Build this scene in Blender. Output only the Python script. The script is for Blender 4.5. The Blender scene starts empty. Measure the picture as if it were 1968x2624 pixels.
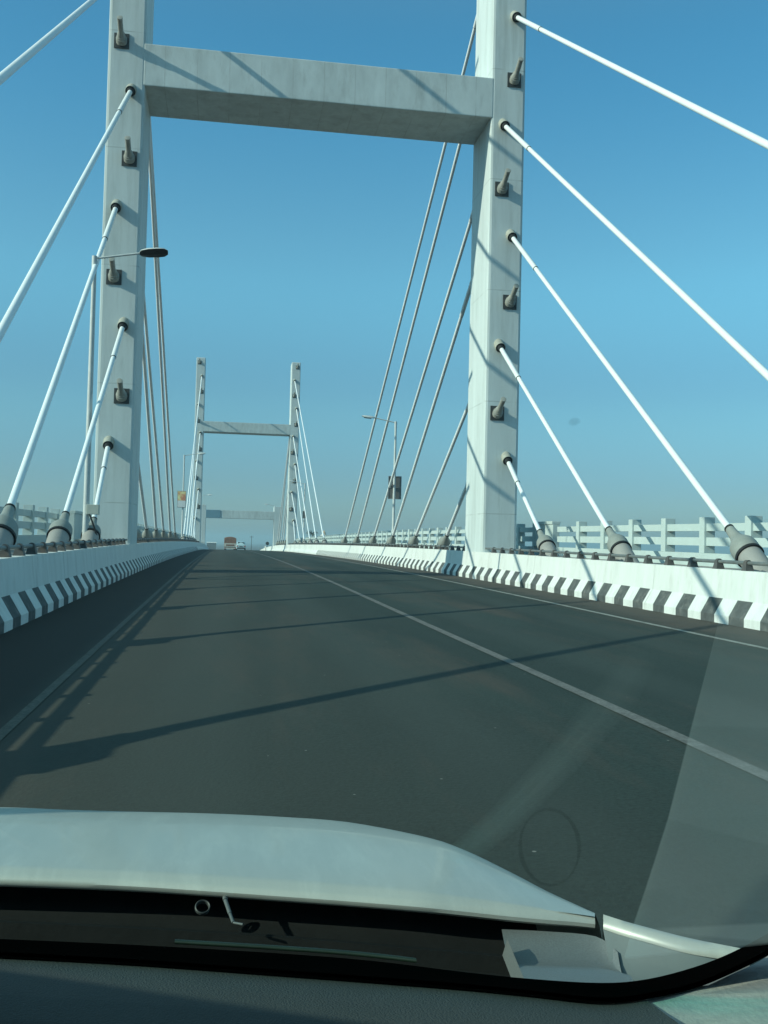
import bpy, bmesh, math, random
import numpy as np
from mathutils import Vector, Matrix

random.seed(7)
R = math.radians
scene = bpy.context.scene
COL = scene.collection

# ------------------------------------------------------------------ camera
cam_d = bpy.data.cameras.new("camera")
cam = bpy.data.objects.new("camera", cam_d)
COL.objects.link(cam)
cr = Vector((0.98704463, -0.15863318, 0.02405012))
cu = Vector((-0.02882748, -0.02788343, 0.99919542))
cf = Vector((0.15783495, 0.98694378, 0.03209518))
CAM_H = 1.26
cam.matrix_world = Matrix(((cr.x, cu.x, -cf.x, 0.0), (cr.y, cu.y, -cf.y, 0.0),
                           (cr.z, cu.z, -cf.z, CAM_H), (0, 0, 0, 1)))
cam_d.sensor_fit = 'HORIZONTAL'
cam_d.sensor_width = 36.0
cam_d.lens = 2578.77 / 1968 * 36.0
cam_d.clip_start = 0.02
cam_d.clip_end = 40000
scene.camera = cam

# ------------------------------------------------------------------ light, sky, exposure
SUN_TRAVEL = Vector((1.88, 0.43, -1.0)).normalized()
to_sun = -SUN_TRAVEL
sun_elev = math.asin(to_sun.z)
sun_d = bpy.data.lights.new("sun", 'SUN')
sun_d.energy = 4.1
sun_d.angle = R(0.53)
sun_d.color = (1.0, 1.0, 0.82)
sun = bpy.data.objects.new("sun", sun_d)
COL.objects.link(sun)
sun.rotation_euler = SUN_TRAVEL.to_track_quat('-Z', 'Y').to_euler()
world = bpy.data.worlds.new("World")
scene.world = world
world.use_nodes = True
wn = world.node_tree
bg = wn.nodes['Background']
sky = wn.nodes.new('ShaderNodeTexSky')
sky.sky_type = 'NISHITA'
sky.sun_disc = False
sky.sun_elevation = sun_elev
# Nishita: rotation 0 puts the sun at +Y, growing clockwise seen from above
sky.sun_rotation = math.atan2(to_sun.x, to_sun.y)
sky.altitude = 0
sky.air_density = 1.0
sky.dust_density = 0.4
sky.ozone_density = 5.0
# the teal, low-contrast horizon of this hazy morning sky: a factor that varies with elevation only
tcw = wn.nodes.new('ShaderNodeTexCoord')
spw = wn.nodes.new('ShaderNodeSeparateXYZ')
wn.links.new(tcw.outputs['Generated'], spw.inputs[0])
rpw = wn.nodes.new('ShaderNodeValToRGB')
rpw.color_ramp.interpolation = 'EASE'
ew = rpw.color_ramp.elements
ew[0].position = 0.0; ew[0].color = (0.42, 0.52, 0.62, 1)
ew[1].position = 1.0; ew[1].color = (2.5, 2.5, 1.4, 1)
for p_, c_ in ((0.045, (0.46, 0.60, 0.66)), (0.14, (0.59, 0.82, 0.75)), (0.26, (0.81, 1.24, 1.02)), (0.45, (0.58, 1.20, 1.08)), (0.56, (1.05, 1.4, 1.1)), (0.72, (2.0, 2.2, 1.35))):
    e_ = ew.new(p_); e_.color = (*c_, 1)
wn.links.new(spw.outputs[2], rpw.inputs[0])
mxw = wn.nodes.new('ShaderNodeVectorMath'); mxw.operation = 'MULTIPLY'
wn.links.new(sky.outputs[0], mxw.inputs[0]); wn.links.new(rpw.outputs[0], mxw.inputs[1])
wn.links.new(mxw.outputs[0], bg.inputs[0])
bg.inputs[1].default_value = 0.15
scene.view_settings.view_transform = 'Standard'
scene.view_settings.look = 'None'
scene.view_settings.exposure = 0.0
scene.view_settings.gamma = 1.0
scene.cycles.max_bounces = 6
scene.cycles.volume_bounces = 0

# ------------------------------------------------------------------ materials
def pmat(name, c, rough=0.7, var=0.12, scale=3.0, detail=6, bump=0.0, bscale=40.0, metal=0.0, spec=0.4,
         stretch=(1, 1, 1), dirt=None, dirt_amt=0.0, dirt_scale=1.0, coat=0.0, noise2=0.0, n2scale=60):
    m = bpy.data.materials.new(name)
    m.use_nodes = True
    nt = m.node_tree
    b = nt.nodes['Principled BSDF']
    L = nt.links.new
    tc = nt.nodes.new('ShaderNodeTexCoord')
    mp = nt.nodes.new('ShaderNodeMapping')
    mp.inputs['Scale'].default_value = stretch
    L(tc.outputs['Object'], mp.inputs[0])
    n = nt.nodes.new('ShaderNodeTexNoise')
    n.inputs['Scale'].default_value = scale
    n.inputs['Detail'].default_value = detail
    n.inputs['Roughness'].default_value = 0.65
    L(mp.outputs[0], n.inputs['Vector'])
    mr = nt.nodes.new('ShaderNodeMapRange')
    mr.inputs[1].default_value = 0.3
    mr.inputs[2].default_value = 0.7
    mr.inputs[3].default_value = 1 - var
    mr.inputs[4].default_value = 1 + var
    L(n.outputs[0], mr.inputs[0])
    mul = nt.nodes.new('ShaderNodeVectorMath')
    mul.operation = 'SCALE'
    mul.inputs[0].default_value = c
    L(mr.outputs[0], mul.inputs['Scale'])
    out = mul.outputs[0]
    if noise2:
        g = nt.nodes.new('ShaderNodeTexNoise')
        g.inputs['Scale'].default_value = n2scale
        g.inputs['Detail'].default_value = 3
        L(tc.outputs['Object'], g.inputs['Vector'])
        gr = nt.nodes.new('ShaderNodeMapRange')
        gr.inputs[1].default_value = 0.3
        gr.inputs[2].default_value = 0.7
        gr.inputs[3].default_value = 1 - noise2
        gr.inputs[4].default_value = 1 + noise2
        L(g.outputs[0], gr.inputs[0])
        g2 = nt.nodes.new('ShaderNodeVectorMath')
        g2.operation = 'SCALE'
        L(out, g2.inputs[0])
        L(gr.outputs[0], g2.inputs['Scale'])
        out = g2.outputs[0]
    if dirt:
        d = nt.nodes.new('ShaderNodeTexNoise')
        d.inputs['Scale'].default_value = dirt_scale
        d.inputs['Detail'].default_value = 8
        d.inputs['Roughness'].default_value = 0.7
        L(mp.outputs[0], d.inputs['Vector'])
        dr = nt.nodes.new('ShaderNodeMapRange')
        dr.inputs[1].default_value = 0.5
        dr.inputs[2].default_value = 0.72
        dr.inputs[3].default_value = 0
        dr.inputs[4].default_value = dirt_amt
        L(d.outputs[0], dr.inputs[0])
        mx = nt.nodes.new('ShaderNodeMix')
        mx.data_type = 'RGBA'
        L(dr.outputs[0], mx.inputs[0])
        L(out, mx.inputs[6])
        mx.inputs[7].default_value = (*dirt, 1)
        out = mx.outputs[2]
    L(out, b.inputs['Base Color'])
    b.inputs['Roughness'].default_value = rough
    b.inputs['Metallic'].default_value = metal
    b.inputs['Specular IOR Level'].default_value = spec
    if coat:
        b.inputs['Coat Weight'].default_value = coat
        b.inputs['Coat Roughness'].default_value = 0.06
    if bump:
        bn = nt.nodes.new('ShaderNodeTexNoise')
        bn.inputs['Scale'].default_value = bscale
        bn.inputs['Detail'].default_value = 5
        L(tc.outputs['Object'], bn.inputs['Vector'])
        bp = nt.nodes.new('ShaderNodeBump')
        bp.inputs['Strength'].default_value = bump
        bp.inputs['Distance'].default_value = 0.02
        L(bn.outputs[0], bp.inputs['Height'])
        L(bp.outputs[0], b.inputs['Normal'])
    return m

def add_joints(m, axis, period, width, dark, offset=0.0, wob=0.0):
    """thin dark construction joints of the cast concrete, every `period` metres along an object axis"""
    nt = m.node_tree
    L = nt.links.new
    b = nt.nodes['Principled BSDF']
    src = b.inputs['Base Color'].links[0].from_socket
    tc = nt.nodes.new('ShaderNodeTexCoord')
    sp = nt.nodes.new('ShaderNodeSeparateXYZ')
    L(tc.outputs['Object'], sp.inputs[0])
    a = nt.nodes.new('ShaderNodeMath'); a.operation = 'ADD'; a.inputs[1].default_value = offset + 1000 * period
    L(sp.outputs[axis], a.inputs[0])
    md = nt.nodes.new('ShaderNodeMath'); md.operation = 'MODULO'; md.inputs[1].default_value = period
    L(a.outputs[0], md.inputs[0])
    lt = nt.nodes.new('ShaderNodeMath'); lt.operation = 'LESS_THAN'; lt.inputs[1].default_value = width
    L(md.outputs[0], lt.inputs[0])
    nz = nt.nodes.new('ShaderNodeTexNoise'); nz.inputs['Scale'].default_value = 1.7
    L(tc.outputs['Object'], nz.inputs['Vector'])
    mm = nt.nodes.new('ShaderNodeMapRange'); mm.inputs[1].default_value = 0.35; mm.inputs[2].default_value = 0.65
    mm.inputs[3].default_value = 0.1; mm.inputs[4].default_value = 1.0
    L(nz.outputs[0], mm.inputs[0])
    f = nt.nodes.new('ShaderNodeMath'); f.operation = 'MULTIPLY'
    L(lt.outputs[0], f.inputs[0]); L(mm.outputs[0], f.inputs[1])
    mx = nt.nodes.new('ShaderNodeMix'); mx.data_type = 'RGBA'
    L(f.outputs[0], mx.inputs[0]); L(src, mx.inputs[6])
    mx.inputs[7].default_value = (*dark, 1)
    L(mx.outputs[2], b.inputs['Base Color'])

M = {}
M['pylon'] = pmat('pylon_paint', (0.555, 0.61, 0.605), 0.78, 0.10, 0.9, dirt=(0.36, 0.40, 0.385), dirt_amt=0.55,
                  dirt_scale=1.6, stretch=(2.2, 2.2, 0.22), bump=0.12, bscale=9, spec=0.25)
add_joints(M['pylon'], 2, 3.6, 0.035, (0.40, 0.44, 0.43), 1.3)
M['beam'] = pmat('crossbeam_paint', (0.525, 0.58, 0.575), 0.78, 0.12, 1.4, dirt=(0.34, 0.37, 0.36), dirt_amt=0.6,
                 dirt_scale=1.6, stretch=(1.5, 1.5, 0.5), bump=0.25, bscale=3.5, spec=0.25)
add_joints(M['beam'], 0, 0.98, 0.025, (0.40, 0.43, 0.42), 0.2)
M['barrier'] = pmat('barrier_whitewash', (0.66, 0.67, 0.645), 0.8, 0.07, 1.2, dirt=(0.42, 0.41, 0.37), dirt_amt=0.5,
                    dirt_scale=1.9, stretch=(2.5, 2.5, 0.5), bump=0.15, bscale=6, spec=0.2)
add_joints(M['barrier'], 1, 7.45, 0.03, (0.30, 0.30, 0.28), 4.2)
M['stripe'] = pmat('black_barrier_paint', (0.085, 0.092, 0.092), 0.8, 0.25, 6, dirt=(0.24, 0.23, 0.21), dirt_amt=0.6,
                   dirt_scale=5, bump=0.1, bscale=20, spec=0.2)
M['rail_conc'] = pmat('railing_paint', (0.45, 0.52, 0.51), 0.75, 0.07, 1.8, dirt=(0.42, 0.46, 0.45), dirt_amt=0.35,
                      dirt_scale=3, bump=0.12, bscale=12, spec=0.2)
M['cable'] = pmat('cable_sheath_white', (0.76, 0.79, 0.80), 0.45, 0.04, 2, spec=0.4)
M['sleeve'] = pmat('cable_sleeve_white', (0.73, 0.75, 0.75), 0.5, 0.05, 2, spec=0.4)
M['socket'] = pmat('socket_grey_paint', (0.25, 0.265, 0.245), 0.6, 0.12, 5, dirt=(0.25, 0.22, 0.19), dirt_amt=0.35,
                   dirt_scale=4, spec=0.35)
M['socket_pipe'] = pmat('socket_pipe_grey', (0.29, 0.28, 0.265), 0.65, 0.12, 4, dirt=(0.28, 0.24, 0.21), dirt_amt=0.4,
                        dirt_scale=4, spec=0.3)
M['guide'] = pmat('guide_tube_cement', (0.36, 0.36, 0.31), 0.8, 0.12, 6, dirt=(0.26, 0.25, 0.2), dirt_amt=.5, dirt_scale=5)
M['rubber'] = pmat('black_rubber', (0.018, 0.02, 0.021), 0.6, 0.2, 8, spec=0.3)
M['steel_dark'] = pmat('dark_galvanised', (0.05, 0.055, 0.055), 0.6, 0.25, 8, spec=0.4)
M['head'] = pmat('anchor_cap_grey', (0.30, 0.30, 0.27), 0.5, 0.12, 8, spec=0.4)
M['bracket'] = pmat('bracket_grey', (0.085, 0.082, 0.08), 0.65, 0.3, 9, dirt=(0.16, 0.11, 0.08), dirt_amt=0.5, dirt_scale=7)
M['pipe'] = pmat('guard_pipe_grey', (0.13, 0.145, 0.145), 0.5, 0.2, 6, dirt=(0.17, 0.12, 0.09), dirt_amt=0.4, dirt_scale=8)
M['walk'] = pmat('walkway_concrete', (0.26, 0.235, 0.22), 0.9, 0.18, 2.5, bump=0.2, bscale=25, spec=0.2)
M['deck'] = pmat('deck_concrete', (0.35, 0.36, 0.35), 0.85, 0.15, 1.0, spec=0.2)
M['lamp_pole'] = pmat('lamp_pole_galvanised', (0.52, 0.54, 0.53), 0.5, 0.1, 5, spec=0.45)
M['lamp_dark'] = pmat('lamp_underside', (0.03, 0.032, 0.04), 0.4, 0.2, 6, spec=0.4)
M['lens'] = pmat('lamp_lens', (0.16, 0.19, 0.19), 0.25, 0.1, 10, spec=0.5)
M['plinth'] = pmat('plinth_concrete', (0.40, 0.39, 0.33), 0.85, 0.15, 6)
M['box'] = pmat('junction_box_paint', (0.47, 0.48, 0.42), 0.6, 0.08, 6)
M['board_back'] = pmat('board_back_sheet', (0.16, 0.16, 0.155), 0.6, 0.12, 5, spec=0.3)
M['board_frame'] = pmat('board_frame_steel', (0.30, 0.31, 0.31), 0.5, 0.1, 5)
M['white_print'] = pmat('white_print', (0.72, 0.71, 0.70), 0.5, 0.05, 6)
M['blue'] = pmat('blue_sign_sheet', (0.15, 0.27, 0.34), 0.6, 0.06, 3)
M['ground'] = pmat('dry_land', (0.075, 0.052, 0.038), 0.95, 0.3, 0.004, detail=9, spec=0.1)

def road_material():
    m = pmat('asphalt', (0.025, 0.037, 0.031), 0.85, 0.25, 0.35, detail=9, stretch=(1.6, 0.25, 1), bump=0.18, bscale=55,
             dirt=(0.078, 0.059, 0.045), dirt_amt=1.0, dirt_scale=0.32, noise2=0.28, n2scale=38, spec=0.25)
    nt = m.node_tree
    L = nt.links.new
    b = nt.nodes['Principled BSDF']
    src = b.inputs['Base Color'].links[0].from_socket
    tc = nt.nodes.new('ShaderNodeTexCoord')
    sp = nt.nodes.new('ShaderNodeSeparateXYZ')
    L(tc.outputs['Object'], sp.inputs[0])
    # brown silt that lies on the two untravelled shoulders
    ad = nt.nodes.new('ShaderNodeMath'); ad.operation = 'SUBTRACT'; ad.inputs[1].default_value = 2.72
    L(sp.outputs[0], ad.inputs[0])
    ab = nt.nodes.new('ShaderNodeMath'); ab.operation = 'ABSOLUTE'
    L(ad.outputs[0], ab.inputs[0])
    nz = nt.nodes.new('ShaderNodeTexNoise'); nz.inputs['Scale'].default_value = 1.4; nz.inputs['Detail'].default_value = 7
    L(tc.outputs['Object'], nz.inputs['Vector'])
    nzs = nt.nodes.new('ShaderNodeMath'); nzs.operation = 'MULTIPLY_ADD'; nzs.inputs[1].default_value = 1.2; nzs.inputs[2].default_value = -0.6
    L(nz.outputs[0], nzs.inputs[0])
    s2 = nt.nodes.new('ShaderNodeMath'); s2.operation = 'ADD'
    L(ab.outputs[0], s2.inputs[0]); L(nzs.outputs[0], s2.inputs[1])
    mr = nt.nodes.new('ShaderNodeMapRange')
    mr.inputs[1].default_value = 3.75; mr.inputs[2].default_value = 4.5; mr.inputs[3].default_value = 0; mr.inputs[4].default_value = 0.75
    L(s2.outputs[0], mr.inputs[0])
    mx = nt.nodes.new('ShaderNodeMix'); mx.data_type = 'RGBA'
    L(mr.outputs[0], mx.inputs[0]); L(src, mx.inputs[6]); mx.inputs[7].default_value = (0.082, 0.068, 0.058, 1)
    # the left shoulder gets a darker colour that deepens the barrier's shadow
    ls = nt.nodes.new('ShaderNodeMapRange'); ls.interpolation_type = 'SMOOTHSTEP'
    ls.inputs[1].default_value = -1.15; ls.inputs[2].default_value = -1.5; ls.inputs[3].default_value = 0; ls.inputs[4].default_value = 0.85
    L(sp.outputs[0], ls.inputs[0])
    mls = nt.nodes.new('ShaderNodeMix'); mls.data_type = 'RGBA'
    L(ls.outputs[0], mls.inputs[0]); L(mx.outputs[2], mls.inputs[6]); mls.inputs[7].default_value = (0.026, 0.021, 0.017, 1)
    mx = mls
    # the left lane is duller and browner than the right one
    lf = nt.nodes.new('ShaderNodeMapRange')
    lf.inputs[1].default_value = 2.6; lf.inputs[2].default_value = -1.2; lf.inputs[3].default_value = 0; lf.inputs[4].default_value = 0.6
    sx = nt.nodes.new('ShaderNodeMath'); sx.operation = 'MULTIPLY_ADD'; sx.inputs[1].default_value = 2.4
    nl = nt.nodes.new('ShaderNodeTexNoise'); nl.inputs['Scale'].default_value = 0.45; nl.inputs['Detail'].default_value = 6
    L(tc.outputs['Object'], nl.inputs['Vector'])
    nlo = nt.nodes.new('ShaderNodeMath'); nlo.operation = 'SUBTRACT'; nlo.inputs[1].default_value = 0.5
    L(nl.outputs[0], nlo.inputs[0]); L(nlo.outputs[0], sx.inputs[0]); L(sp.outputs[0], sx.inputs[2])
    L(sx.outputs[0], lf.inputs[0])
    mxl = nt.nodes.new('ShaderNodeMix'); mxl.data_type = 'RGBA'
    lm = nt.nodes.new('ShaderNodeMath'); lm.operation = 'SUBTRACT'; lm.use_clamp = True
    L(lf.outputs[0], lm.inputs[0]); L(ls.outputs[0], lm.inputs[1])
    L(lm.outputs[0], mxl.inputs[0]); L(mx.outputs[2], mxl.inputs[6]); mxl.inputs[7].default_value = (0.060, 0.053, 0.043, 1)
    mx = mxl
    # paler wheel tracks
    wt = None
    for xc in (-0.15, 1.45, 3.75, 5.35):
        df = nt.nodes.new('ShaderNodeMath'); df.operation = 'SUBTRACT'; df.inputs[1].default_value = xc
        L(sp.outputs[0], df.inputs[0])
        da = nt.nodes.new('ShaderNodeMath'); da.operation = 'ABSOLUTE'; L(df.outputs[0], da.inputs[0])
        dm = nt.nodes.new('ShaderNodeMapRange'); dm.interpolation_type = 'SMOOTHSTEP'
        dm.inputs[1].default_value = 0.5; dm.inputs[2].default_value = 0.1; dm.inputs[3].default_value = 0; dm.inputs[4].default_value = 0.22
        L(da.outputs[0], dm.inputs[0])
        if wt is None: wt = dm.outputs[0]
        else:
            sm = nt.nodes.new('ShaderNodeMath'); sm.operation = 'ADD'; L(wt, sm.inputs[0]); L(dm.outputs[0], sm.inputs[1]); wt = sm.outputs[0]
    mxw_ = nt.nodes.new('ShaderNodeMix'); mxw_.data_type = 'RGBA'
    L(wt, mxw_.inputs[0]); L(mx.outputs[2], mxw_.inputs[6]); mxw_.inputs[7].default_value = (0.060, 0.070, 0.062, 1)
    mx = mxw_
    # pale grit flecks
    vo = nt.nodes.new('ShaderNodeTexVoronoi'); vo.inputs['Scale'].default_value = 3.2
    L(tc.outputs['Object'], vo.inputs['Vector'])
    lt = nt.nodes.new('ShaderNodeMath'); lt.operation = 'LESS_THAN'; lt.inputs[1].default_value = 0.028
    L(vo.outputs['Distance'], lt.inputs[0])
    mx2 = nt.nodes.new('ShaderNodeMix'); mx2.data_type = 'RGBA'
    L(lt.outputs[0], mx2.inputs[0]); L(mx.outputs[2], mx2.inputs[6]); mx2.inputs[7].default_value = (0.20, 0.19, 0.17, 1)
    L(mx2.outputs[2], b.inputs['Base Color'])
    return m
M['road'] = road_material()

def line_material(name, c):
    """road paint worn through to the asphalt in patches"""
    m = pmat(name, c, 0.8, 0.2, 8, dirt=(0.075, 0.072, 0.066), dirt_amt=0.95, dirt_scale=3.5, noise2=0.3, n2scale=45, spec=0.25)
    return m
M['line_edge'] = line_material('edge_line_paint', (0.26, 0.26, 0.235))
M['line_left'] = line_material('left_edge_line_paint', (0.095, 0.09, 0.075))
M['line_centre'] = line_material('centre_line_paint', (0.14, 0.135, 0.125))

# ------------------------------------------------------------------ helpers
class MB:
    """collects geometry and links it as ONE mesh object"""
    def __init__(self):
        self.v, self.f, self.mi = [], [], []
    def add(self, verts, faces, mi=0):
        o = len(self.v)
        self.v += [tuple(p) for p in verts]
        self.f += [tuple(i + o for i in f) for f in faces]
        self.mi += [mi] * len(faces)
    def box(self, x0, x1, y0, y1, z0, z1, mi=0, dz=None):
        # dz(y): shear with the road profile
        q = lambda y: dz(y) if dz else 0.0
        v = [(x, y, z + q(y)) for z in (z0, z1) for y in (y0, y1) for x in (x0, x1)]
        self.add(v, [(0, 2, 3, 1), (4, 5, 7, 6), (0, 1, 5, 4), (2, 6, 7, 3), (0, 4, 6, 2), (1, 3, 7, 5)], mi)
    def lathe(self, p, axis, prof, n=20, mi=0, caps=True):
        """rings of (distance along the axis, radius)"""
        p = Vector(p); a = Vector(axis).normalized()
        s = a.cross(Vector((0, 0, 1)))
        if s.length < 1e-4:
            s = Vector((1, 0, 0))
        s.normalize(); t = s.cross(a)
        vs = []
        for d, r in prof:
            for k in range(n):
                w = 2 * math.pi * k / n
                vs.append(p + a * d + (s * math.cos(w) + t * math.sin(w)) * r)
        fs = []
        for j in range(len(prof) - 1):
            for k in range(n):
                k2 = (k + 1) % n
                fs.append((j * n + k, j * n + k2, (j + 1) * n + k2, (j + 1) * n + k))
        if caps:
            fs.append(tuple(range(n - 1, -1, -1)))
            fs.append(tuple((len(prof) - 1) * n + k for k in range(n)))
        self.add(vs, fs, mi)
    def tube(self, p, q, r, n=16, mi=0, r2=None):
        p, q = Vector(p), Vector(q)
        self.lathe(p, q - p, [(0, r), ((q - p).length, r if r2 is None else r2)], n, mi)
    def grid(self, rows, mi=0):
        n = len(rows[0])
        o = [p for r in rows for p in r]
        fs = [(j * n + i, j * n + i + 1, (j + 1) * n + i + 1, (j + 1) * n + i) for j in range(len(rows) - 1) for i in range(n - 1)]
        self.add(o, fs, mi)
    def build(self, name, mats, parent=None, smooth=None, bevel=0.0, origin=None):
        me = bpy.data.meshes.new(name)
        off = Vector(origin) if origin else Vector((0, 0, 0))
        me.from_pydata([tuple(Vector(p) - off) for p in self.v], [], self.f)
        for m in (mats if isinstance(mats, (list, tuple)) else [mats]):
            me.materials.append(m)
        me.polygons.foreach_set('material_index', self.mi)
        bm = bmesh.new(); bm.from_mesh(me)
        bmesh.ops.recalc_face_normals(bm, faces=bm.faces)
        if bevel:
            bmesh.ops.remove_doubles(bm, verts=bm.verts, dist=1e-5)
            bmesh.ops.bevel(bm, geom=[e for e in bm.edges if e.is_manifold and e.calc_face_angle(0) > 0.5], offset=bevel,
                            segments=2, profile=0.6, affect='EDGES', clamp_overlap=True)
        bm.to_mesh(me); bm.free()
        if smooth is not None:
            me.polygons.foreach_set('use_smooth', [True] * len(me.polygons))
            me.set_sharp_from_angle(angle=R(smooth))
        me.update()
        o = bpy.data.objects.new(name, me)
        COL.objects.link(o)
        if parent:
            o.parent = parent
            o.location = off - Vector(parent.get('base', (0, 0, 0)))
        else:
            o.location = off
        return o

def tag(o, label, cat, group=None, kind=None):
    if label: o['label'] = label
    if cat: o['category'] = cat
    if group: o['group'] = group
    if kind: o['kind'] = kind
    return o

def thing(name, label, cat, loc=(0, 0, 0), group=None):
    o = bpy.data.objects.new(name, None)
    o.empty_display_size = 0.3
    COL.objects.link(o)
    o.location = loc
    o['base'] = tuple(loc)
    return tag(o, label, cat, group)

def structure(o):
    o['kind'] = 'structure'
    return o

def copy_tree(o, parent=None):
    c = o.copy(); COL.objects.link(c); c.parent = parent
    for ch in list(o.children):
        copy_tree(ch, c)
    return c

# ------------------------------------------------------------------ the bridge's own frame (metres; road runs along +Y)
CX = 2.724                 # centre line of the carriageway
GAP = 5.45                 # centre to the inner face of the pylon legs
PY = np.array([-60, -20, 0, 15, 25, 40, 55, 80, 100, 128, 158, 200, 260, 320, 400, 600.])
PZ = np.array([-1.6, -.28, 0, .115, .19, .26, .28, .25, .19, .06, -.20, -.95, -2.8, -5.0, -8.4, -17.])
_h = np.diff(PY); _d = np.diff(PZ) / _h
_m = np.concatenate([[_d[0]], (_d[:-1] * _h[1:] + _d[1:] * _h[:-1]) / (_h[1:] + _h[:-1]), [_d[-1]]])
def zr(y):
    i = int(np.clip(np.searchsorted(PY, y) - 1, 0, len(_h) - 1))
    t = (y - PY[i]) / _h[i]
    return float((2*t**3-3*t*t+1)*PZ[i] + (t**3-2*t*t+t)*_h[i]*_m[i] + (-2*t**3+3*t*t)*PZ[i+1] + (t**3-t*t)*_h[i]*_m[i+1])

P1, P2, P3 = 31.14, 128.68, 164.0        # front faces of the pylons and of the low portal
LEGW, LEGD = 1.13, 2.41
Z_BEAM, H_BEAM, Z_TOP = 15.10, 1.30, 24.45
EXIT_Z = [22.10, 18.50, 14.92, 11.33, 7.75, 4.14]
HEAD_Z = [23.80, 20.10, 16.40, 12.80, 9.15, 5.55]
EXIT_IN = [1, -1, 1, -1, 1, -1]           # +1: nearer the carriageway
HEAD_IN = [-1, 1, -1, 1, -1, 1]
SL_BACK = 0.53

def sweep(mb, sec, ys, mi=0, base=zr, close=True):
    """section points (x, z above road) carried along the road profile"""
    rows = [[(x, y, base(y) + z) for x, z in sec] for y in ys]
    n = len(sec)
    o = [p for r in rows for p in r]
    fs = []
    for j in range(len(ys) - 1):
        for i in range(n if close else n - 1):
            k = (i + 1) % n
            fs.append((j * n + i, j * n + k, (j + 1) * n + k, (j + 1) * n + i))
    if close:
        fs.append(tuple(range(n))); fs.append(tuple((len(ys) - 1) * n + i for i in range(n)))
    mb.add(o, fs, mi)

YS = [y for y in np.arange(-12, 60, 2.0)] + [y for y in np.arange(60, 300, 4.0)] + [300, 330, 360, 400, 440]

# ground, road, markings
g = MB()
n = 48
ring = [0, 300, 900, 2500, 7000, 16000]
for a, b_ in zip(ring[:-1], ring[1:]):
    for k in range(n):
        w0, w1 = 2*math.pi*k/n, 2*math.pi*(k+1)/n
        q = [(a*math.cos(w0), a*math.sin(w0), 0), (b_*math.cos(w0), b_*math.sin(w0), 0), (b_*math.cos(w1), b_*math.sin(w1), 0), (a*math.cos(w1), a*math.sin(w1), 0)]
        g.add(q if a else q[:3], [(0, 1, 2, 3)] if a else [(0, 1, 2)])
structure(g.build('ground', M['ground'])).location.z = -11.0

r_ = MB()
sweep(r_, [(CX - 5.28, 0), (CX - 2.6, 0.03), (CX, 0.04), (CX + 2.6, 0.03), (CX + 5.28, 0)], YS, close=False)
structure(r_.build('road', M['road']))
def crown(x):
    return np.interp(abs(x - CX), [0, 2.6, 5.28], [0.04, 0.03, 0.0])
def road_line(name, x, w, m, y0=-4, y1=260):
    mb = MB()
    ys = [y for y in YS if y0 <= y <= y1]
    sweep(mb, [(x - w/2, crown(x - w/2) + .005), (x + w/2, crown(x + w/2) + .005)], ys, close=False)
    return structure(mb.build(name, m))
road_line('road_edge_line', -1.27, 0.075, M['line_left'])
road_line('road_edge_line', 6.55, 0.12, M['line_edge'])
road_line('road_centre_line', 2.87, 0.115, M['line_centre'])

d_ = MB()
sweep(d_, [(CX - 5.70, -.03), (CX + 5.70, -.03), (CX + 5.70, -.9), (CX + 3.8, -2.3), (CX - 3.8, -2.3), (CX - 5.70, -.9)], YS)
structure(d_.build('bridge_deck', M['deck']))
for s in (-1, 1):
    w = MB()
    sweep(w, [(CX + s*5.68, .80), (CX + s*7.82, .80), (CX + s*7.82, -.5), (CX + s*5.72, -.9)], YS)
    structure(w.build('walkway', M['walk']))

# ------------------------------------------------------------------ concrete crash barriers with black-and-white foot
def barrier(side, period, phase, label):
    mb = MB()
    prof = [(5.25, -.03), (5.25, .13), (5.40, .39), (5.45, .86), (5.66, .86), (5.66, -.03)]
    ys = [-8.0]
    y = phase - period * 25
    st = []
    while y < 205:
        for yy in (y, y + period * .5):
            if yy > ys[-1] + .01:
                ys.append(yy)
                st.append(yy)
        y += period
    ys += [230, 260, 300]
    black = lambda a: (abs(((a - phase + .001) / period) % 1.0) < .49) and 0 < a < (86 if side > 0 else 110)
    for j in range(len(ys) - 1):
        a, b = ys[j], ys[j + 1]
        for i in range(5):
            (o0, z0), (o1, z1) = prof[i], prof[i + 1]
            mi = 1 if (i < 2 and black(a)) else 0
            mb.add([(CX + side*o0, a, zr(a)+z0), (CX + side*o1, a, zr(a)+z1), (CX + side*o1, b, zr(b)+z1), (CX + side*o0, b, zr(b)+z0)],
                   [(0, 1, 2, 3)], mi)
    o = mb.build('concrete_barrier', [M['barrier'], M['stripe']])
    return tag(o, label, 'barrier')
barrier(-1, 1.01, 13.05, 'shaded white crash barrier along the left shoulder with black stripes on its foot')
barrier(1, 0.947, 14.48, 'sunlit white crash barrier along the right shoulder with black stripes on its foot')

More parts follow.
